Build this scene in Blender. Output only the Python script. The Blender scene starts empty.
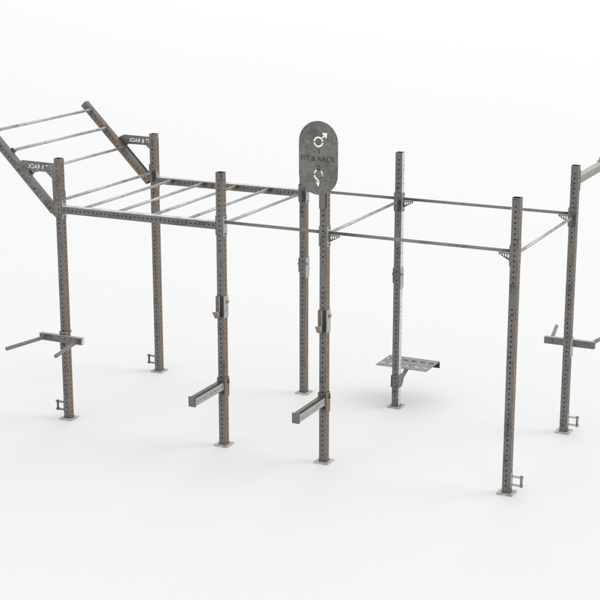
import bpy, bmesh, math, random
from mathutils import Vector, Matrix
C = bpy.context.scene
random.seed(4)

# ------------------------------------------------------------------ camera, world, lamps, exposure
cam_d = bpy.data.cameras.new('camera')
cam = bpy.data.objects.new('camera', cam_d)
C.collection.objects.link(cam)
cam.location = (8.601, -12.3779, 5.1673)
cam.rotation_euler = (math.pi/2 - 0.2569, 0, 0.449)
cam_d.sensor_width = 36; cam_d.sensor_fit = 'HORIZONTAL'
cam_d.lens = 36*1526.35/600
cam_d.clip_start = 0.1; cam_d.clip_end = 3000
C.camera = cam

w = bpy.data.worlds.new("World"); C.world = w; w.use_nodes = True
bg = w.node_tree.nodes['Background']
bg.inputs[0].default_value = (0.985, 0.99, 1.0, 1); bg.inputs[1].default_value = 0.895

def lamp(name, loc, target, size, energy, col=(1, 1, 1)):
    d = bpy.data.lights.new(name, 'AREA'); d.shape = 'DISK'; d.size = size; d.energy = energy; d.color = col
    o = bpy.data.objects.new(name, d); C.collection.objects.link(o)
    o.location = loc
    o.rotation_euler = (Vector(target)-Vector(loc)).to_track_quat('-Z', 'Y').to_euler()
    return o
lamp('studio_softbox', (150, 75, 130), (0, 10, 0), 150, 125000, (1.0, 0.985, 0.965))
lamp('far_floor_fill_lamp', (-25, 95, 75), (-10, 50, 0), 60, 14000, (1.0, 0.99, 0.98))  # added lamp out of view, brightens the far floor against the near

C.view_settings.view_transform = 'Standard'; C.view_settings.look = 'None'
C.view_settings.gamma = 1; C.view_settings.exposure = 0
C.render.resolution_x = 1024; C.render.resolution_y = 1024

# ------------------------------------------------------------------ materials
def ramp(nt, fac, stops):
    r = nt.nodes.new('ShaderNodeValToRGB')
    while len(r.color_ramp.elements) < len(stops): r.color_ramp.elements.new(.5)
    for e, (p, c) in zip(r.color_ramp.elements, stops):
        e.position = p; e.color = (*c, 1)
    nt.links.new(fac, r.inputs[0]); return r.outputs[0]

def metal(name, dark, light, rust=None, rust_lo=.55, rust_hi=.7, metallic=.5, rough=.42, scale=9., streak=True):
    m = bpy.data.materials.new(name); m.use_nodes = True; nt = m.node_tree
    b = nt.nodes['Principled BSDF']; L = nt.links.new
    tc = nt.nodes.new('ShaderNodeTexCoord'); oi = nt.nodes.new('ShaderNodeObjectInfo')
    add = nt.nodes.new('ShaderNodeVectorMath'); add.operation = 'MULTIPLY_ADD'
    sc = nt.nodes.new('ShaderNodeCombineXYZ')
    for i in range(3): L(oi.outputs['Random'], sc.inputs[i])
    L(sc.outputs[0], add.inputs[0]); add.inputs[1].default_value = (13, 7, 19); L(tc.outputs['Object'], add.inputs[2])
    n1 = nt.nodes.new('ShaderNodeTexNoise'); n1.inputs['Scale'].default_value = scale; n1.inputs['Detail'].default_value = 6
    n1.inputs['Roughness'].default_value = .62; L(add.outputs[0], n1.inputs['Vector'])
    n2 = nt.nodes.new('ShaderNodeTexNoise'); n2.inputs['Scale'].default_value = scale*6; n2.inputs['Detail'].default_value = 4
    L(add.outputs[0], n2.inputs['Vector'])
    mp = nt.nodes.new('ShaderNodeMapping'); mp.inputs['Scale'].default_value = (110, 110, 5)
    L(add.outputs[0], mp.inputs['Vector'])
    n3 = nt.nodes.new('ShaderNodeTexNoise'); n3.inputs['Scale'].default_value = 1; n3.inputs['Detail'].default_value = 3
    L(mp.outputs[0], n3.inputs['Vector'])
    mx = nt.nodes.new('ShaderNodeMath'); mx.operation = 'MULTIPLY_ADD'; L(n2.outputs['Fac'], mx.inputs[0]); mx.inputs[1].default_value = .35
    m2 = nt.nodes.new('ShaderNodeMath'); m2.operation = 'MULTIPLY_ADD'; L(n3.outputs['Fac'], m2.inputs[0]); m2.inputs[1].default_value = .3 if streak else 0.
    m1 = nt.nodes.new('ShaderNodeMath'); m1.operation = 'MULTIPLY'; L(n1.outputs['Fac'], m1.inputs[0]); m1.inputs[1].default_value = .5 if streak else .7
    L(m1.outputs[0], m2.inputs[2]); L(m2.outputs[0], mx.inputs[2])
    col = ramp(nt, mx.outputs[0], [(.42, dark), (.58 if streak else .6, light)])
    if rust:
        n4 = nt.nodes.new('ShaderNodeTexNoise'); n4.inputs['Scale'].default_value = scale*.55; n4.inputs['Detail'].default_value = 8
        n4.inputs['Roughness'].default_value = .7; n4.inputs['Distortion'].default_value = .6
        L(add.outputs[0], n4.inputs['Vector'])
        mr = nt.nodes.new('ShaderNodeMapRange'); mr.inputs[1].default_value = rust_lo; mr.inputs[2].default_value = rust_hi
        L(n4.outputs['Fac'], mr.inputs[0])
        rc = ramp(nt, n2.outputs['Fac'], [(.35, tuple(c*.72 for c in rust)), (.65, tuple(c*1.2 for c in rust))])
        mix = nt.nodes.new('ShaderNodeMix'); mix.data_type = 'RGBA'
        L(mr.outputs[0], mix.inputs[0]); L(col, mix.inputs[6]); L(rc, mix.inputs[7]); col = mix.outputs[2]
        mm = nt.nodes.new('ShaderNodeMath'); mm.operation = 'MULTIPLY_ADD'; L(mr.outputs[0], mm.inputs[0]); mm.inputs[1].default_value = -metallic*.9
        mm.inputs[2].default_value = metallic; L(mm.outputs[0], b.inputs['Metallic'])
    else:
        b.inputs['Metallic'].default_value = metallic
    L(col, b.inputs['Base Color'])
    rr = nt.nodes.new('ShaderNodeMapRange'); rr.inputs[1].default_value = .3; rr.inputs[2].default_value = .7
    rr.inputs[3].default_value = rough-.1; rr.inputs[4].default_value = rough+.18
    L(n1.outputs['Fac'], rr.inputs[0]); L(rr.outputs[0], b.inputs['Roughness'])
    bp = nt.nodes.new('ShaderNodeBump'); bp.inputs['Strength'].default_value = .15; bp.inputs['Distance'].default_value = .002
    L(n2.outputs['Fac'], bp.inputs['Height']); L(bp.outputs[0], b.inputs['Normal'])
    return m

RUST = (.218, .150, .098)
M = {
 'gray':  metal('raw_grey_steel', (.072, .070, .068), (.185, .179, .172), RUST, .56, .78, scale=8),
 'rusty': metal('rust_stained_steel', (.10, .088, .076), (.19, .16, .132), RUST, .34, .56, .3, .52, scale=8),
 'pale':  metal('pale_clean_skylit_steel', (.27, .30, .33), (.66, .71, .75), None, metallic=.35, rough=.38, scale=12),  # on rail tops the sky reflection is put into this colour
 'tread': metal('dull_tread_steel', (.15, .145, .133), (.29, .28, .26), (.2, .16, .12), .66, .85, .4, .42, scale=10, streak=False),
 'light': metal('lit_light_steel', (.24, .23, .21), (.44, .42, .39), (.3, .22, .15), .66, .85, .4, .42, scale=14),  # light on right and top faces is put into this colour
 'bar':   metal('bare_steel_bar', (.12, .115, .107), (.26, .25, .235), RUST, .60, .82, .6, .33, scale=7),
 'dullbar': metal('weathered_steel_bar', (.13, .12, .11), (.25, .23, .21), RUST, .48, .66, .4, .42, scale=7),
 'rung_bar': metal('brushed_steel_rung', (.21, .203, .19), (.48, .487, .49), RUST, .64, .82, .7, .32, scale=10),
 'plate': metal('blotchy_plate_steel', (.115, .11, .102), (.225, .215, .197), (.16, .13, .10), .6, .8, .4, .45, scale=8, streak=False),
 'base':  metal('top_lit_base_steel', (.30, .285, .255), (.60, .575, .53), RUST, .60, .74, .25, .5, scale=22, streak=False),  # top lighting put into the pale colour; the rust is its own
 'black': metal('black_liner_and_shade', (.018, .018, .018), (.035, .034, .033), None, metallic=0, rough=.6),  # liners, dark bolts, and shade put in as black pieces
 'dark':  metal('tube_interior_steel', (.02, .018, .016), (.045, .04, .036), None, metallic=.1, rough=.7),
 'etch':  metal('etched_dark_steel', (.035, .033, .03), (.06, .056, .05), None, metallic=.2, rough=.6),
}

fm = bpy.data.materials.new('white_studio_floor'); fm.use_nodes = True
fb = fm.node_tree.nodes['Principled BSDF']
fb.inputs['Base Color'].default_value = (.86, .86, .86, 1); fb.inputs['Roughness'].default_value = .85
fb.inputs['Specular IOR Level'].default_value = .3

# ------------------------------------------------------------------ helpers
def link(name, me, parent=None, mats=()):
    o = bpy.data.objects.new(name, me); C.collection.objects.link(o)
    for m in mats: me.materials.append(m)
    if parent: o.parent = parent
    return o
def thing(name, label, cat, loc=(0, 0, 0), rz=0, group=None):
    o = bpy.data.objects.new(name, None); C.collection.objects.link(o)
    o.empty_display_size = .1
    o.location = loc; o.rotation_euler = (0, 0, rz); o['label'] = label; o['category'] = cat
    if group: o['group'] = group
    return o
def copy_tree(o, parent=None):
    c = o.copy(); C.collection.objects.link(c)
    if parent: c.parent = parent
    for ch in [x for x in C.objects if x.parent == o]: copy_tree(ch, c)
    return c
def copy_thing(o, loc, rz, label):
    c = copy_tree(o); c.location = loc; c.rotation_euler = (0, 0, rz); c['label'] = label; return c

class MB:
    """collects shapes, then links them as one mesh"""
    def __init__(s): s.bm = bmesh.new(); s.mats = []
    def mi(s, m):
        if m not in s.mats: s.mats.append(m)
        return s.mats.index(m)
    def box(s, x0, x1, y0, y1, z0, z1, m='gray', bev=0, faces=None):
        vs = [s.bm.verts.new((x, y, z)) for x in (x0, x1) for y in (y0, y1) for z in (z0, z1)]
        q = {'-x': (0, 1, 3, 2), '+x': (4, 6, 7, 5), '-y': (0, 4, 5, 1), '+y': (2, 3, 7, 6), '-z': (0, 2, 6, 4), '+z': (1, 5, 7, 3)}
        fs = []
        for k, ix in q.items():
            f = s.bm.faces.new([vs[i] for i in ix]); f.material_index = s.mi((faces or {}).get(k, m)); fs.append(f)
        if bev:
            es = {e for f in fs for e in f.edges}
            bmesh.ops.bevel(s.bm, geom=list(es), offset=bev, segments=1, affect='EDGES')
        return s
    def prism(s, pts, axis, a, b, m='gray', bev=0):
        """pts: 2-D polygon. axis 'x': pts=(y,z); 'y': pts=(x,z); 'z': pts=(x,y)"""
        f3 = {'x': lambda p, t: (t, p[0], p[1]), 'y': lambda p, t: (p[0], t, p[1]), 'z': lambda p, t: (p[0], p[1], t)}[axis]
        A = [s.bm.verts.new(f3(p, a)) for p in pts]; B = [s.bm.verts.new(f3(p, b)) for p in pts]
        fs = [s.bm.faces.new(A), s.bm.faces.new(B[::-1])]
        for i in range(len(pts)):
            j = (i+1) % len(pts); fs.append(s.bm.faces.new((A[j], A[i], B[i], B[j])))
        for f in fs: f.material_index = s.mi(m)
        bmesh.ops.recalc_face_normals(s.bm, faces=fs)
        return s
    def cyl(s, p0, p1, r, m='gray', seg=20, cham=.0, smooth=True):
        p0, p1 = Vector(p0), Vector(p1); d = (p1-p0); L = d.length
        q = d.to_track_quat('Z', 'Y').to_matrix()
        prof = [(0, max(r-cham, 0)), (cham, r), (L-cham, r), (L, max(r-cham, 0))] if cham else [(0, r), (L, r)]
        rings = []
        for z, rr in prof:
            rings.append([s.bm.verts.new(p0+q @ Vector((rr*math.cos(2*math.pi*i/seg), rr*math.sin(2*math.pi*i/seg), z))) for i in range(seg)])
        k = s.mi(m)
        for a, b in zip(rings, rings[1:]):
            for i in range(seg):
                j = (i+1) % seg; f = s.bm.faces.new((a[i], a[j], b[j], b[i])); f.material_index = k; f.smooth = smooth
        f = s.bm.faces.new(rings[0][::-1]); f.material_index = k
        f = s.bm.faces.new(rings[-1]); f.material_index = k
        return s
    def build(s, name, parent=None):
        me = bpy.data.meshes.new(name); s.bm.to_mesh(me); s.bm.free()
        return link(name, me, parent, [M[m] for m in s.mats])

def perforated_tube(name, L, W, D, holes, mats, parent=None, r=.0074, wall=.004, ch=.004):
    """hollow box tube along local +Z from z=0; sides 0:-y 1:+x 2:+y 3:-x; holes = list of z per side"""
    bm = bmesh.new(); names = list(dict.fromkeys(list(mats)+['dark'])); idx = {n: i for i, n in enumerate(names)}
    hw = .011
    def sheet(w2, d2, c, inner):
        for sd in range(4):
            half = (w2 if sd in (0, 2) else d2) - c; off = d2 if sd in (0, 2) else w2
            def P(u, z, dep=0):
                o = off-dep
                return {0: (u, -o, z), 1: (o, u, z), 2: (-u, o, z), 3: (-o, -u, z)}[sd]
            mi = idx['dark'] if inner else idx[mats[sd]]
            def quad(*ps, m=mi):
                vs = [bm.verts.new(p) for p in ps]
                if inner: vs = vs[::-1]
                f = bm.faces.new(vs); f.material_index = m
            quad(P(-half, 0), P(-hw, 0), P(-hw, L), P(-half, L)); quad(P(hw, 0), P(half, 0), P(half, L), P(hw, L))
            z = 0
            for h in sorted(holes[sd]):
                if h-hw > z: quad(P(-hw, z), P(hw, z), P(hw, h-hw), P(-hw, h-hw))
                N = 12
                sq = []; ci = []
                for k in range(N):
                    a = 2*math.pi*k/N+math.pi/4; ca, sa = math.cos(a), math.sin(a); t = hw/max(abs(ca), abs(sa))
                    sq.append((ca*t, h+sa*t)); ci.append((ca*r, h+sa*r))
                for k in range(N):
                    j = (k+1) % N
                    quad(P(*sq[k]), P(*sq[j]), P(*ci[j]), P(*ci[k]))
                    if not inner: quad(P(*ci[k]), P(*ci[j]), P(*ci[j], wall), P(*ci[k], wall))
                z = h+hw
            quad(P(-hw, z), P(hw, z), P(hw, L), P(-hw, L))
            if not inner:                                   # chamfered corner strip to the next side
                nx = (sd+1) % 4
                def Q(sd_, u, z):
                    o = d2 if sd_ in (0, 2) else w2
                    return {0: (u, -o, z), 1: (o, u, z), 2: (-u, o, z), 3: (-o, -u, z)}[sd_]
                h2 = (w2 if nx in (0, 2) else d2)-c
                quad(Q(sd, half, 0), Q(nx, -h2, 0), Q(nx, -h2, L), Q(sd, half, L))
    a, b = W/2, D/2
    sheet(a, b, ch, False); sheet(a-wall, b-wall, 0, True)
    for z in (0, L):                                        # rims
        o = [(-a+ch, -b), (a-ch, -b), (a, -b+ch), (a, b-ch), (a-ch, b), (-a+ch, b), (-a, b-ch), (-a, -b+ch)]
        i_ = [(-a+wall, -b+wall), (a-wall, -b+wall), (a-wall, -b+wall), (a-wall, b-wall), (a-wall, b-wall), (-a+wall, b-wall), (-a+wall, b-wall), (-a+wall, -b+wall)]
        for k in range(8):
            j = (k+1) % 8; ps = [o[k], o[j], i_[j], i_[k]]
            ps = [p for n, p in enumerate(ps) if p not in ps[:n]]
            vs = [bm.verts.new((x, y, z)) for x, y in ps]
            f = bm.faces.new(vs if z else vs[::-1]); f.material_index = idx[mats[0]]
    bmesh.ops.remove_doubles(bm, verts=bm.verts, dist=1e-5)
    me = bpy.data.meshes.new(name); bm.to_mesh(me); bm.free()
    return link(name, me, parent, [M[n] for n in names])

def orient(o, X, Y, Z, loc):
    m = Matrix((X, Y, Z)).transposed().to_4x4(); m.translation = loc; o.matrix_basis = m

def text_mesh(s, x0, x1, z0, z1, y0, y1, mirror=False, bold=0.):
    """writing as a solid in the x-z plane, fitted to a rectangle"""
    cu = bpy.data.curves.new('writing', 'FONT'); cu.body = s; cu.extrude = .5; cu.resolution_u = 3
    cu.offset = bold
    o = bpy.data.objects.new('writing', cu); C.collection.objects.link(o)
    dg = bpy.context.evaluated_depsgraph_get(); dg.update()
    me = bpy.data.meshes.new_from_object(o.evaluated_get(dg)); bpy.data.objects.remove(o)
    xs = [v.co.x for v in me.vertices]; ys = [v.co.y for v in me.vertices]; lo, hi = min(xs), max(xs); bl, bh = min(ys), max(ys)
    for v in me.vertices:
        u = (v.co.x-lo)/(hi-lo); t = (v.co.y-bl)/(bh-bl); d = v.co.z+.5
        v.co = Vector((x1-u*(x1-x0) if mirror else x0+u*(x1-x0), y0+d*(y1-y0), z0+t*(z1-z0)))
    bm = bmesh.new(); bm.from_mesh(me); bmesh.ops.remove_doubles(bm, verts=bm.verts, dist=1e-6)
    bmesh.ops.recalc_face_normals(bm, faces=bm.faces); bm.to_mesh(me); bm.free()
    return me
def islands(me, name):
    bm = bmesh.new(); bm.from_mesh(me); seen = set(); out = []
    for v0 in list(bm.verts):
        if v0 in seen: continue
        isl = {v0: 0}; st_ = [v0]
        while st_:
            for e in st_.pop().link_edges:
                for q in e.verts:
                    if q not in isl: isl[q] = len(isl); st_.append(q)
        seen |= set(isl)
        lm = bpy.data.meshes.new(name); lm.from_pydata([v.co[:] for v in isl], [], [[isl[v] for v in f.verts] for f in bm.faces if f.verts[0] in isl])
        out.append(lm)
    bm.free(); return out
def cut(o, cutters):
    tmp = []
    for me in cutters:
        c = bpy.data.objects.new('cutter', me); C.collection.objects.link(c); tmp.append(c)
        md = o.modifiers.new('b', 'BOOLEAN'); md.operation = 'DIFFERENCE'; md.solver = 'EXACT'; md.object = c; md.use_self = False
    dg = bpy.context.evaluated_depsgraph_get(); dg.update()
    me = bpy.data.meshes.new_from_object(o.evaluated_get(dg)); o.modifiers.clear(); o.data = me
    for c in tmp: bpy.data.objects.remove(c)
def prism_mesh(pts, a, b):
    mb = MB(); mb.prism(pts, 'y', a, b); me = bpy.data.meshes.new('cutter'); mb.bm.to_mesh(me); mb.bm.free(); return me

# ------------------------------------------------------------------ floor
bm = bmesh.new(); bmesh.ops.create_circle(bm, cap_ends=True, segments=96, radius=900)
me = bpy.data.meshes.new('floor'); bm.to_mesh(me); bm.free()
fl = link('floor', me, None, [fm]); fl['kind'] = 'structure'

# ------------------------------------------------------------------ the rig: one bolted frame
RB = .0148                                                  # radius of the round bars
W = .0745; A = W/2; H = 2.7; DEP = 1.807
XC, XE, XG = 1.8123, 2.8886, 4.7014
POST = {'A': (0, 0), 'B': (0, DEP), 'C': (XC, 0), 'D': (XC, DEP), 'E': (XE, 0), 'F': (XE, DEP), 'G': (XG, 0), 'H': (XG, DEP)}
rig = thing('pull_up_rig', 'large weathered grey steel outdoor training rig of eight perforated uprights with overhead ladder and bars', 'pull up rig')

hs = [.08+.048*k for k in range(35)]+[1.954+.048*k for k in range(15)]
ha = [.08+.048*k for k in range(54)]
def bolt_head(mb, p, n, r=.009, t=.007, m='light'):
    p = Vector(p); mb.cyl(p, p+Vector(n)*t, r, m, seg=6, smooth=False)

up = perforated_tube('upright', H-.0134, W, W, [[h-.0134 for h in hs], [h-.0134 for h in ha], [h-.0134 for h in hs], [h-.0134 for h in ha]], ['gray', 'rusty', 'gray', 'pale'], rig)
up.location.z = .0134
mb = MB(); mb.box(-.0745, .0745, -.0745, .0745, -.0134, 0, 'base', bev=.003)
bp_ = mb.build('base_plate', up)
mb = MB()                                                   # weld bead round the foot
for p in ((-A-.004, A+.004, -A-.005, -A-.0005), (-A-.004, A+.004, A+.0005, A+.005), (-A-.005, -A-.0005, -A-.0003, A+.0003), (A+.0005, A+.005, -A-.0003, A+.0003)):
    mb.box(*p, .0003, .006, 'gray')
wb = mb.build('weld_bead', up)
for k, (x, y) in POST.items():
    u = up if k == 'A' else copy_tree(up, rig)
    u.location = (x, y, .0134)
    if k == 'F': u.rotation_euler.z = math.pi

# horizontal ladder side rails
RZ = 2.192
rail_len = XC-W-.016
rh = [.02+.048*k for k in range(int((rail_len-.03)/.048)+1)]
X, Y, Z = Vector((1, 0, 0)), Vector((0, 1, 0)), Vector((0, 0, 1))
def flange(x, y, sgn, parent, loc0, z=RZ+.002, hgt=.19, m='light'):
    """bolting plate on a side face of an upright; local to the parent's own origin"""
    mb = MB(); xx = x+sgn*(A+.0005); x2 = xx+sgn*.0065
    lo, hi = min(xx, x2), max(xx, x2)
    mb.box(lo, hi, y-A+.001, y+A-.001, z-hgt/2, z+hgt/2, m, bev=.0015)
    for dz in (-.078, .078):
        for dy in (0,): bolt_head(mb, (x2, y+dy, z+dz), (sgn, 0, 0), .010, .008, 'gray')
    o = mb.build('flange', parent); o.matrix_parent_inverse = Matrix(); o.matrix_basis = parent.matrix_basis.inverted()
    return o
for i, (y, m) in enumerate(((0, ['gray', 'gray', 'rusty', 'pale']), (DEP, ['gray', 'gray', 'gray', 'pale']))):  # rail tops pale: sky reflection painted in as colour
    r = perforated_tube('ladder_side_rail', rail_len, W, W, [rh, [], rh, []], m, rig)
    orient(r, -Z, Y, X, (A+.008, y, RZ))
    flange(0, y, 1, r, 0); flange(XC, y, -1, r, 0, m='gray')  # right-facing flange light, left-facing grey: lighting put into the colour

# straight x bars
def xbar(xa, xb, y, m, brace=False, z=2.226):
    mb = MB(); mb.cyl((xa+A+.007, y, z), (xb-A-.007, y, z), RB, m)
    o = mb.build('cross_bar', rig)
    flange(xa, y, 1, o, 0, z=2.192); flange(xb, y, -1, o, 0, z=2.192, m='gray')  # again lit right flange and shaded left flange by colour
    if brace:
        for x, s, mt in ((xa, 1, 'gray'), (xb, -1, 'rusty')):
            q = MB(); x0 = x+s*(A+.0075)
            q.prism([(x0, 2.207), (x0+s*.105, 2.207), (x0+s*.105, 2.192), (x0, 2.135)], 'y', y-.004, y+.004, mt)
            b = q.build('brace', o)
            cut(b, [prism_mesh([(x0+s*(t), 2.197), (x0+s*(t+.014), 2.197), (x0+s*(t+.014), 2.197-hh), (x0+s*t, 2.197-hh)], y-.02, y+.02)
                    for t, hh in ((.012, .034), (.034, .026), (.056, .019), (.078, .010))])
    return o
xbar(XC, XE, 0, 'dullbar'); xbar(XC, XE, DEP, 'dullbar')
xbar(XE, XG, 0, 'bar', True); xbar(XE, XG, DEP, 'bar', True)

# depth bars with saddle bracket on the front face of the rear upright
def ybar(x, z, m='rung_bar', zc=None):
    zc = zc or z
    mb = MB(); mb.cyl((x, A+.007, z), (x, DEP-A-.008, z), RB, m); o = mb.build('depth_bar', rig)
    q = MB(); yf = DEP-A
    pts = [(x-A-.006, zc+.09), (x-A-.006, zc-.085)] + [(x+(A-.002)*math.cos(t), zc-.098-.014*math.sin(-t)) for t in [math.pi+.5+k*(math.pi-1)/6 for k in range(7)]] + [(x+A-.003, zc-.085), (x+A-.003, zc+.09)]
    q.prism(pts, 'y', yf-.0075, yf-.0008, 'gray')
    for s in (-1,):
        a, b = sorted((x+s*(A+.0008), x+s*(A+.0059)))
        q.box(a, b, yf-.0005, yf+.045, zc-.085, zc+.09, 'gray')
    q.prism([(yf-.0078, z+.024), (yf-.040, z+.012), (yf-.044, z-.075), (yf-.0078, z-.092)], 'x', x+.019, x+.026, 'black')  # fin coloured black for the shadow beside the bar end
    q.box(x-.027, x-.003, yf-.0095, yf-.0078, z-.088, z-.02, 'rusty')
    bolt_head(q, (x, yf-.0078, zc-.093), (0, -1, 0), .009, .004, 'black')
    sb = q.build('saddle_bracket', o)
    cut(sb, [prism_mesh([(x+.0068*math.cos(t), h+.0068*math.sin(t)) for t in [k*math.pi/4 for k in range(8)]], yf-.012, yf-.0002) for h in hs if zc+.03 < h < zc+.088 or zc-.095 < h < zc-.088])
    q = MB(); q.box(x-A+.001, x+A-.001, A+.0008, A+.007, zc-.095, zc+.095, 'gray', bev=.0012)
    for dz in (-.07, .07): bolt_head(q, (x, A+.007, zc+dz), (0, 1, 0))
    q.build('flange', o)
    return o
ybar(0, 2.277); ybar(XC, 2.2); ybar(XE, 2.2); ybar(XG, 2.2)

# ladder rungs: each with a rust-marked mounting bracket at either end
for x in (.232, .628, 1.023, 1.414):
    mb = MB(); mb.cyl((x, A+.0065, 2.207), (x, DEP-A-.0065, 2.207), RB, 'rung_bar'); o = mb.build('rung', rig)
    for y, s in ((A, 1), (DEP-A, -1)):
        q = MB(); y0, y1 = sorted((y+s*.0006, y+s*.0062))
        q.box(x-.075, x+.105, y0, y1, 2.158, 2.226, 'rusty', bev=.001)
        a, b = sorted((y+s*.0064, y+s*.04))
        q.box(x+.0185, x+.0245, a, b, 2.178, 2.224, 'gray'); q.box(x+.0246, x+.062, a, (a+b)/2+s*.01, 2.2, 2.224, 'black')
        for dx in (-.055, .085): bolt_head(q, (x+dx, y+s*.0062, 2.19), (0, s, 0), .009, .006, 'gray')
        q.build('mounting_bracket', o)

# sloping ladder
S = math.sqrt(.5)
dirn = Vector((-S, 0, S)); upn = Vector((S, 0, S))
L2 = 1.20; start = Vector((.015, 0, 2.085))
ih = [.05+.048*k for k in range(23)]
for y, m in ((0, ['gray', 'gray', 'gray', 'rusty']), (DEP, ['rusty', 'gray', 'gray', 'gray'])):
    r = perforated_tube('sloping_rail', L2-.05, W, W, [ih, [], ih, []], m, rig)
    st = start+dirn*.115; orient(r, upn, Y, dirn, (st.x, y, st.z)); r.data.materials[0]
    s = -1 if y == 0 else 1
    for k, t in enumerate((.045, .13, .30, .385, .55, .63, .86, .94)):
        g = .0068 if t < .60 else .0003                         # on the gusset plate or on the rail itself
        mb = MB(); bolt_head(mb, (.004, s*(A+g), t), (0, s, 0), .010, .008, 'gray' if k % 2 else 'black'); mb.build('bolt', r)
for x, z in ((-.765, 2.922), (-.577, 2.733), (-.372, 2.527)):
    mb = MB(); mb.cyl((x, A+.0065, z), (x, DEP-A-.0065, z), RB, 'rung_bar'); o = mb.build('rung', rig)
    for y, s in ((A, 1), (DEP-A, -1)):
        q = MB(); c = Vector((x, 0, z)); y0, y1 = sorted((y+s*.0006, y+s*.0064))
        def pt(u, v): p = c+dirn*u+upn*v; return (p.x, p.z)
        q.prism([pt(-.085, -.06), pt(-.085, -.012), pt(-.030, -.006), pt(-.020, .018), pt(.020, .018), pt(.028, -.006), pt(.028, -.06)], 'y', y0, y1, 'gray')
        a, b = sorted((y+s*.0066, y+s*.036))
        q.prism([pt(-.019, -.05), pt(-.019, .02), pt(-.026, .02), pt(-.026, -.05)], 'y', a, b, 'gray')
        for u in (-.065,): 
            p = pt(u, -.035); bolt_head(q, (p[0], y+s*.0064, p[1]), (0, s, 0), .010, .007, 'gray')
        q.build('mounting_bracket', o)

# gusset plates with the mirrored cut-out name
def gusset(y, s):
    ya, yb = sorted((y+s*(A+.0008), y+s*(A+.0068)))
    pts = [(-.405, 2.659), (.036, 2.652), (.036, 2.118), (-.034, 2.110), (-.505, 2.570), (-.500, 2.612)]
    mb = MB(); mb.prism(pts, 'y', ya, yb, 'plate'); o = mb.build('gusset_plate', rig)
    hole = prism_mesh([(-.372, 2.543), (-.345, 2.560), (-.128, 2.560), (-.058, 2.500), (-.052, 2.223)], ya-.02, yb+.02)
    post_holes = [prism_mesh([(.0068*math.cos(t), h+.0068*math.sin(t)) for t in [k*math.pi/4 for k in range(8)]], ya-.02, yb+.02) for h in hs if 2.14 < h < 2.64]
    cut(o, [hole])
    for lm in islands(text_mesh('FIT & RACK', -.345, -.062, 2.583, 2.628, ya-.02, yb+.02, mirror=True, bold=.02), 'cutter'): cut(o, [lm])
    for h in post_holes: cut(o, [h])
    for k in range(0, 11):
        p = start+dirn*(.115+.05+.048*k)
        if k not in (0, 2, 5, 7): cut(o, [prism_mesh([(p.x+.0068*math.cos(t), p.z+.0068*math.sin(t)) for t in [j*math.pi/4 for j in range(8)]], ya-.02, yb+.02)])
    yo = yb if s > 0 else ya
    for x, z in ((-.005, 2.632), (.006, 2.13)): q = MB(); bolt_head(q, (x, yo, z), (0, s, 0), .011, .008, 'gray'); q.build('bolt', o)
gusset(0, -1); gusset(DEP, 1)

# beam running back from the rear right upright
bt = perforated_tube('rear_beam', 1.5, W, W, [[], [], [], []], ['light', 'bar', 'bar', 'bar'], rig)  # paler top: overhead light is put into its colour
orient(bt, X, -Z, Y, (XG, DEP+A+.008, 2.552)); 
mb = MB(); mb.box(XG-A-.003, XG+A+.003, DEP+A+.0008, DEP+A+.0072, 2.452, 2.652, 'gray', bev=.001); 
for dz in (-.085, .085): bolt_head(mb, (XG, DEP+A+.0072, 2.552+dz), (0, 1, 0))
o = mb.build('flange', bt); o.matrix_basis = bt.matrix_basis.inverted()
mb = MB(); mb.box(XG-A-.012, XG+A+.012, 2.75, 2.81, 2.5905, 2.598, 'light'); mb.box(XG-.03, XG+.03, 2.775, 2.782, 2.5983, 2.635, 'light')
o = mb.build('hanger_tab', bt); o.matrix_basis = bt.matrix_basis.inverted()

# ------------------------------------------------------------------ sign
SY0, SY1 = -A-.0165, -A-.0105
sx, sw = 2.845, .193
pts = []
for k in range(33): t = math.pi*k/32; pts.append((sx+sw*math.cos(t), 3.248-sw+sw*math.sin(t)))
for k in range(33): t = math.pi+math.pi*k/32; pts.append((sx+sw*math.cos(t), 2.578+sw+sw*math.sin(t)))
sign = thing('name_sign', 'upright pill shaped grey steel sign with cut out symbols on the middle front post', 'sign', (XE, 0, 0))
mb = MB(); mb.prism(pts, 'y', SY0, SY1, 'plate'); panel = mb.build('panel', sign); panel.location = (-XE, 0, 0)
def arc(cx, cz, r0, r1, a0, a1, n=14):
    a0, a1 = math.radians(a0), math.radians(a1)
    P = [(cx+r1*math.cos(a0+(a1-a0)*k/n), cz+r1*math.sin(a0+(a1-a0)*k/n)) for k in range(n+1)]
    P += [(cx+r0*math.cos(a1-(a1-a0)*k/n), cz+r0*math.sin(a1-(a1-a0)*k/n)) for k in range(n+1)]
    return P
def stroke(path, wd):
    Lf, R = [], []
    for i, p in enumerate(path):
        a = Vector(path[max(i-1, 0)]); b = Vector(path[min(i+1, len(path)-1)]); d = (b-a).normalized(); n = Vector((-d.y, d.x))*wd/2
        Lf.append((p[0]+n.x, p[1]+n.y)); R.append((p[0]-n.x, p[1]-n.y))
    return Lf+R[::-1]
cx, cz = 2.845, 3.060
cuts = [arc(cx, cz, .034, .0485, 6, 174), arc(cx, cz, .034, .0485, 186, 354)]
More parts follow.
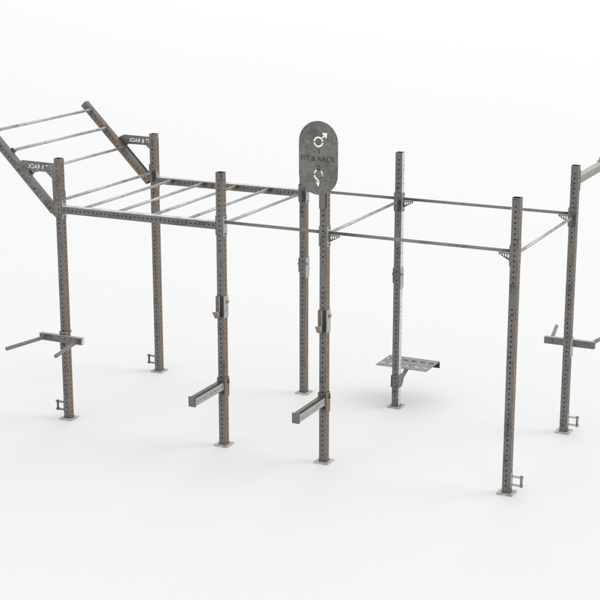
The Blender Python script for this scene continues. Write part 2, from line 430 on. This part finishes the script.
# arrow: shaft and open head as one outline
d = Vector((1, 1)).normalized(); n = Vector((-d.y, d.x)); o0 = Vector((cx, cz))
def ap(u, v): p = o0+d*u+n*v; return (p.x, p.y)
arrow = [ap(.0525, -.0065), ap(.0525, .0065), ap(.082, .0065), ap(.076, .022), ap(.083, .033), ap(.122, 0), ap(.083, -.033), ap(.076, -.022), ap(.082, -.0065)]
cuts.append(arrow)
c2 = (2.845, 2.765)
cuts += [arc(*c2, .033, .046, 112, 172, 8), arc(*c2, .033, .046, 2, 52, 8), arc(*c2, .034, .044, -22, -8, 3)]
cuts.append(stroke([(2.8065, 2.755), (2.812, 2.738), (2.826, 2.724), (2.842, 2.712), (2.848, 2.698), (2.846, 2.690)], .016))
cuts.append([(2.818, 2.703), (2.834, 2.696), (2.8375, 2.6885), (2.8545, 2.6875), (2.872, 2.697), (2.868, 2.672), (2.846, 2.654), (2.830, 2.672)])
for c in cuts: cut(panel, [prism_mesh(c, SY0-.02, SY1+.02)])
me = text_mesh('FIT & RACK', 2.672, 3.014, 2.883, 2.931, SY0-.0012, SY0-.0002, bold=.006)
for lm in islands(me, 'letter'):                            # one mesh per letter
    lt = link('letter', lm, sign, [M['etch']]); lt.location = (-XE, 0, 0)
for P in (arc(2.845, 2.975, .011, .018, -60, 150, 8), arc(2.847, 2.955, .006, .013, 10, 100, 6), arc(2.845, 2.832, .012, .019, 5, 160, 8), [(2.828, 2.805), (2.862, 2.803), (2.862, 2.811), (2.828, 2.813)], stroke([(2.862, 2.830), (2.855, 2.817), (2.842, 2.812)], .007),
          arc(2.845, 2.765, .036, .044, -75, -28, 8)):
    mb = MB(); mb.prism(P, 'y', SY0-.0012, SY0-.0002, 'etch'); o = mb.build('etched_mark', sign); o.location = (-XE, 0, 0)
mb = MB(); mb.prism([(-A-.001, 2.68), (-A-.001, 2.452), (A-.020, 2.452), (A-.012, 2.462), (A-.012, 2.68)], 'y', -A-.010, -A-.001, 'gray')
mb.box(A-.0119, A-.004, -A-.0075, -A-.001, 2.466, 2.68, 'black')  # black strip stands for the shadow along the bracket edge
mb.build('mounting_bracket', sign)

# ------------------------------------------------------------------ J hooks
def make_jhook(label, side=1):
    """side: +1 cheek plate on local +x, -1 on local -x; hook faces local -y"""
    t = thing('j_hook', label, 'bar hook', group='j hooks clamped on the middle uprights')
    s = side
    def bx(mb, x0, x1, *r, **k):
        a, b = sorted((x0*s, x1*s)); return mb.box(a, b, *r, **k)
    mb = MB()
    bx(mb, A+.001, A+.007, -A-.004, A+.004, -.105, .112, m='light', bev=.001)
    mb.build('side_plate', t)
    mb = MB()
    bx(mb, -A-.009, -.004, -A-.0095, -A-.001, -.055, .108, m='rusty')
    bx(mb, -.0035, .003, -A-.022, -A-.001, -.10, .108, m='light')
    mb.build('back_plate', t)
    mb = MB(); bx(mb, .0045, .024, -A-.014, -A-.001, -.095, .108, m='black'); mb.build('liner_pad', t)
    mb = MB()
    P = [(-A-.0005, -.1005), (-A-.0228, -.090), (-A-.048, -.085), (-A-.092, -.026), (-A-.103, -.030), (-A-.058, -.0975)]
    a, b = sorted((-A*s*.85, A*s*.12)); mb.prism(P, 'x', a, b, 'dullbar')
    a, b = sorted((-.0032*s, .0028*s)); mb.prism([(-A-.0225, -.025), (-A-.030, -.086), (-A-.049, -.0835), (-A-.088, -.030)], 'x', a, b, 'light')
    mb.build('lip', t)
    mb = MB(); mb.cyl(((-A-.012)*s, A*.55, .058), ((A+.024)*s, A*.55, .058), .0085, 'light'); mb.cyl(((A+.0075)*s, A*.3-.008, .045), ((A+.018)*s, A*.3-.008, .045), .012, 'dullbar'); mb.build('pin', t)
    mb = MB()                                                   # strap round the back of the post
    a, b = sorted(((-A-.012)*s, (A+.012)*s))
    mb.box(a, b, A+.0015, A+.010, .030, .060, 'gray', bev=.002); mb.build('strap', t)
    mb = MB(); bx(mb, -A-.0085, -A-.001, -A-.001, A+.001, -.05, .108, m='gray'); mb.build('cheek', t)
    return t
j1 = make_jhook('light steel j hook on the front upright left of the sign post')
j1.location = (XC, 0, 1.40)
copy_thing(j1, (XE, 0, 1.388), 0, 'light steel j hook on the front upright under the pill shaped sign')
j2 = make_jhook('pale steel hook strapped round the rear upright just left of the sign post', -1)
j2.location = (XC, DEP, 1.395); j2.rotation_euler.z = math.pi
copy_thing(j2, (XE, DEP, 1.395), math.pi, 'pale steel hook strapped round the rear upright that carries the step platform')

# ------------------------------------------------------------------ spotter arms
sp = thing('spotter_arm', 'square steel spotter arm jutting from the upright left of the sign post', 'spotter arm', (XC, 0, .60), 0, 'spotter arms on the front uprights')
ar = perforated_tube('arm', .553, .066, .078, [[], [.03+.048*k for k in range(11)], [], [.03+.048*k for k in range(11)]], ['gray', 'light', 'gray', 'light'], sp)  # side faces lighter: light from the right is put into their colour
orient(ar, X, Z, -Y, (0, -A-.012, .019)); ar.data.materials[0]
# local x->X, local y->Z, local z->-Y : side 2 (+y) is the top
mb = MB(); mb.box(-.039, .039, -.6115, -.6055, -.026, .074, 'gray', bev=.0015); mb.build('end_plate', sp)
mb = MB(); mb.box(.010, .0325, -.602, -A-.013, .0585, .0655, 'black'); mb.box(-.0325, .009, -.602, -A-.013, .0585, .0635, 'gray'); mb.build('top_strip', sp)
mb = MB()
mb.box(A+.001, A+.008, -A-.0115, A+.002, -.100, .098, 'rusty', bev=.001); mb.box(-A-.006, -A-.001, -A-.0115, A+.002, .050, .098, 'gray', bev=.001)
mb.box(-A-.001, A+.001, -A-.0115, -A-.001, .062, .098, 'gray'); mb.box(-.012, A+.001, -A-.0105, -A-.001, -.066, -.024, 'black'); mb.box(-A-.001, A+.001, -A-.0085, -A-.001, -.0235, .0615, 'gray')  # black piece stands for the shaded cavity under the arm
mb.build('sleeve', sp)
mb = MB(); mb.cyl((A+.009, .012, .07), (A+.022, .012, .07), .009, 'gray'); mb.cyl((A+.009, .012, .045), (A+.022, .012, .045), .009, 'black'); mb.build('pin', sp)
copy_thing(sp, (XE, 0, .60), 0, 'square steel spotter arm jutting from the front upright under the pill shaped sign')

# ------------------------------------------------------------------ dip bars
dp = thing('dip_bar', 'two handled steel dip bar on the leftmost front upright, handles towards the viewer', 'dip bar', (0, 0, .872), 0, 'dip bars on the end uprights')
mb = MB(); mb.box(-.255, .256, -A-.060, -A-.010, -.035, .035, 'gray', bev=.002, faces={'+x': 'pale', '+z': 'light'}); mb.build('crossbeam', dp)  # top and end face paler: light on them painted as colour
for s in (-1, 1):
    mb = MB(); p0 = Vector((s*.195, -A-.0605, -.004)); p1 = Vector((s*.292, -.607, -.004))
    mb.cyl(p0, p1, .0190, 'dullbar', cham=.003)
    h = mb.build('handle', dp)
    q = MB(); q.cyl((s*.182, -A-.0095, -.004), (s*.182, -A+.004, -.004), .0185, 'rusty', cham=.002); q.build('handle_end', h)
mb = MB()
mb.box(-A-.007, -A-.001, -A-.009, A+.004, -.13, .065, 'light', bev=.001); mb.box(A+.001, A+.007, -A-.009, A+.004, .045, .065, 'gray', bev=.001)
mb.box(-A-.0009, A+.0009, -A-.0095, -A-.001, -.13, -.05, 'gray'); mb.box(-A-.0009, A+.0009, -A-.0095, -A-.001, -.049, .065, 'gray')
mb.box(-A-.007, A+.007, -A-.0145, -A-.0098, .050, .062, 'light'); mb.box(-.012, .014, -A-.0125, -A-.0097, -.085, -.04, 'black')  # light band on top, black patch below the crossbeam
mb.build('sleeve', dp)
copy_thing(dp, (XG, DEP, .915), math.pi, 'two handled steel dip bar on the rightmost rear upright, handles pointing away')

# ------------------------------------------------------------------ step platform
pf = thing('step_platform', 'slotted grey steel step platform low behind the rear middle upright', 'step platform', (XE, DEP, .39))
x0, x1, y0, y1 = -.290, .286, .118, .52
xc = [-.253+.0965*k for k in range(6)]; yc = [.238, .410]
bm = bmesh.new()
xs = sorted([x0, x1]+[c+s*.029 for c in xc for s in (-1, 1)]); ys = sorted([y0, y1]+[c+s*.018 for c in yc for s in (-1, 1)])
grid = {}
for i, x in enumerate(xs):
    for j, y in enumerate(ys): grid[i, j] = bm.verts.new((x, y, 0))
for i in range(len(xs)-1):
    for j in range(len(ys)-1):
        mx, my = (xs[i]+xs[i+1])/2, (ys[j]+ys[j+1])/2
        if any(abs(mx-c) < .01 for c in xc) and any(abs(my-c) < .01 for c in yc): continue
        bm.faces.new((grid[i, j], grid[i+1, j], grid[i+1, j+1], grid[i, j+1]))
ext = bmesh.ops.extrude_face_region(bm, geom=list(bm.faces))
bmesh.ops.translate(bm, vec=(0, 0, -.005), verts=[v for v in ext['geom'] if isinstance(v, bmesh.types.BMVert)])
bmesh.ops.recalc_face_normals(bm, faces=bm.faces)
bmesh.ops.delete(bm, geom=[v for v in bm.verts if not v.link_faces], context='VERTS')
me = bpy.data.meshes.new('tread'); bm.to_mesh(me); bm.free(); link('tread', me, pf, [M['tread']])
mb = MB(); mb.box(x0, x1, y1-.0055, y1-.0005, -.075, -.0055, 'gray', faces={'-y': 'black'}); mb.build('rear_lip', pf)  # front face of the lip coloured black
mb = MB()
for s in (-1, 1):
    a, b = sorted((s*(A+.001), s*(A+.008)))
    mb.prism([(-A-.009, -.17), (-A-.009, -.04), (A, -.035), (.12, -.0055), (.33, -.0055), (.10, -.09), (A+.01, -.17)], 'x', a, b, 'gray')
mb.box(-A-.0009, A+.0009, -A-.009, -A-.001, -.052, -.040, 'gray'); mb.box(-A-.0009, A+.0009, A+.001, A+.007, -.17, -.04, 'gray')
mb.build('support_bracket', pf)

# ------------------------------------------------------------------ band anchors low on the corner uprights
an = thing('band_anchor', 'small u shaped band anchor at the foot of the leftmost front upright', 'band anchor', (0, 0, .128), 0, 'band anchors at the feet of corner uprights')
mb = MB(); mb.box(-A-.0065, -A-.0008, -.03, .03, -.062, .075, 'light', bev=.001); mb.build('back_plate', an)
for z in (-.042, .038):
    mb = MB(); mb.box(-A-.113, -A-.0067, -.016, .016, z-.005, z+.005, 'light', bev=.001); mb.build('arm', an)
mb = MB(); mb.cyl((-A-.095, 0, -.0365), (-A-.095, 0, .0325), .0115, 'dullbar'); mb.cyl((-A-.095, 0, .0432), (-A-.095, 0, .052), .014, 'gray'); mb.cyl((-A-.095, 0, -.055), (-A-.095, 0, -.0472), .014, 'gray'); mb.build('pin', an)
a2 = copy_thing(an, (0, DEP, .128), 0, 'small u shaped band anchor at the foot of the leftmost rear upright')
left_anchors = (an, a2)
copy_thing(an, (XG, 0, .128), math.pi, 'small u shaped band anchor at the foot of the rightmost front upright')
copy_thing(an, (XG, DEP, .128), math.pi, 'small u shaped band anchor on the rear upright below the right dip bar')

for t in left_anchors:                                      # left anchors: shade put in as darker colour, pins also rusty
    for ch in t.children:
        for sl in ch.material_slots:
            nm = 'gray' if sl.material == M['light'] else 'rusty'
            sl.link = 'OBJECT'; sl.material = M[nm]
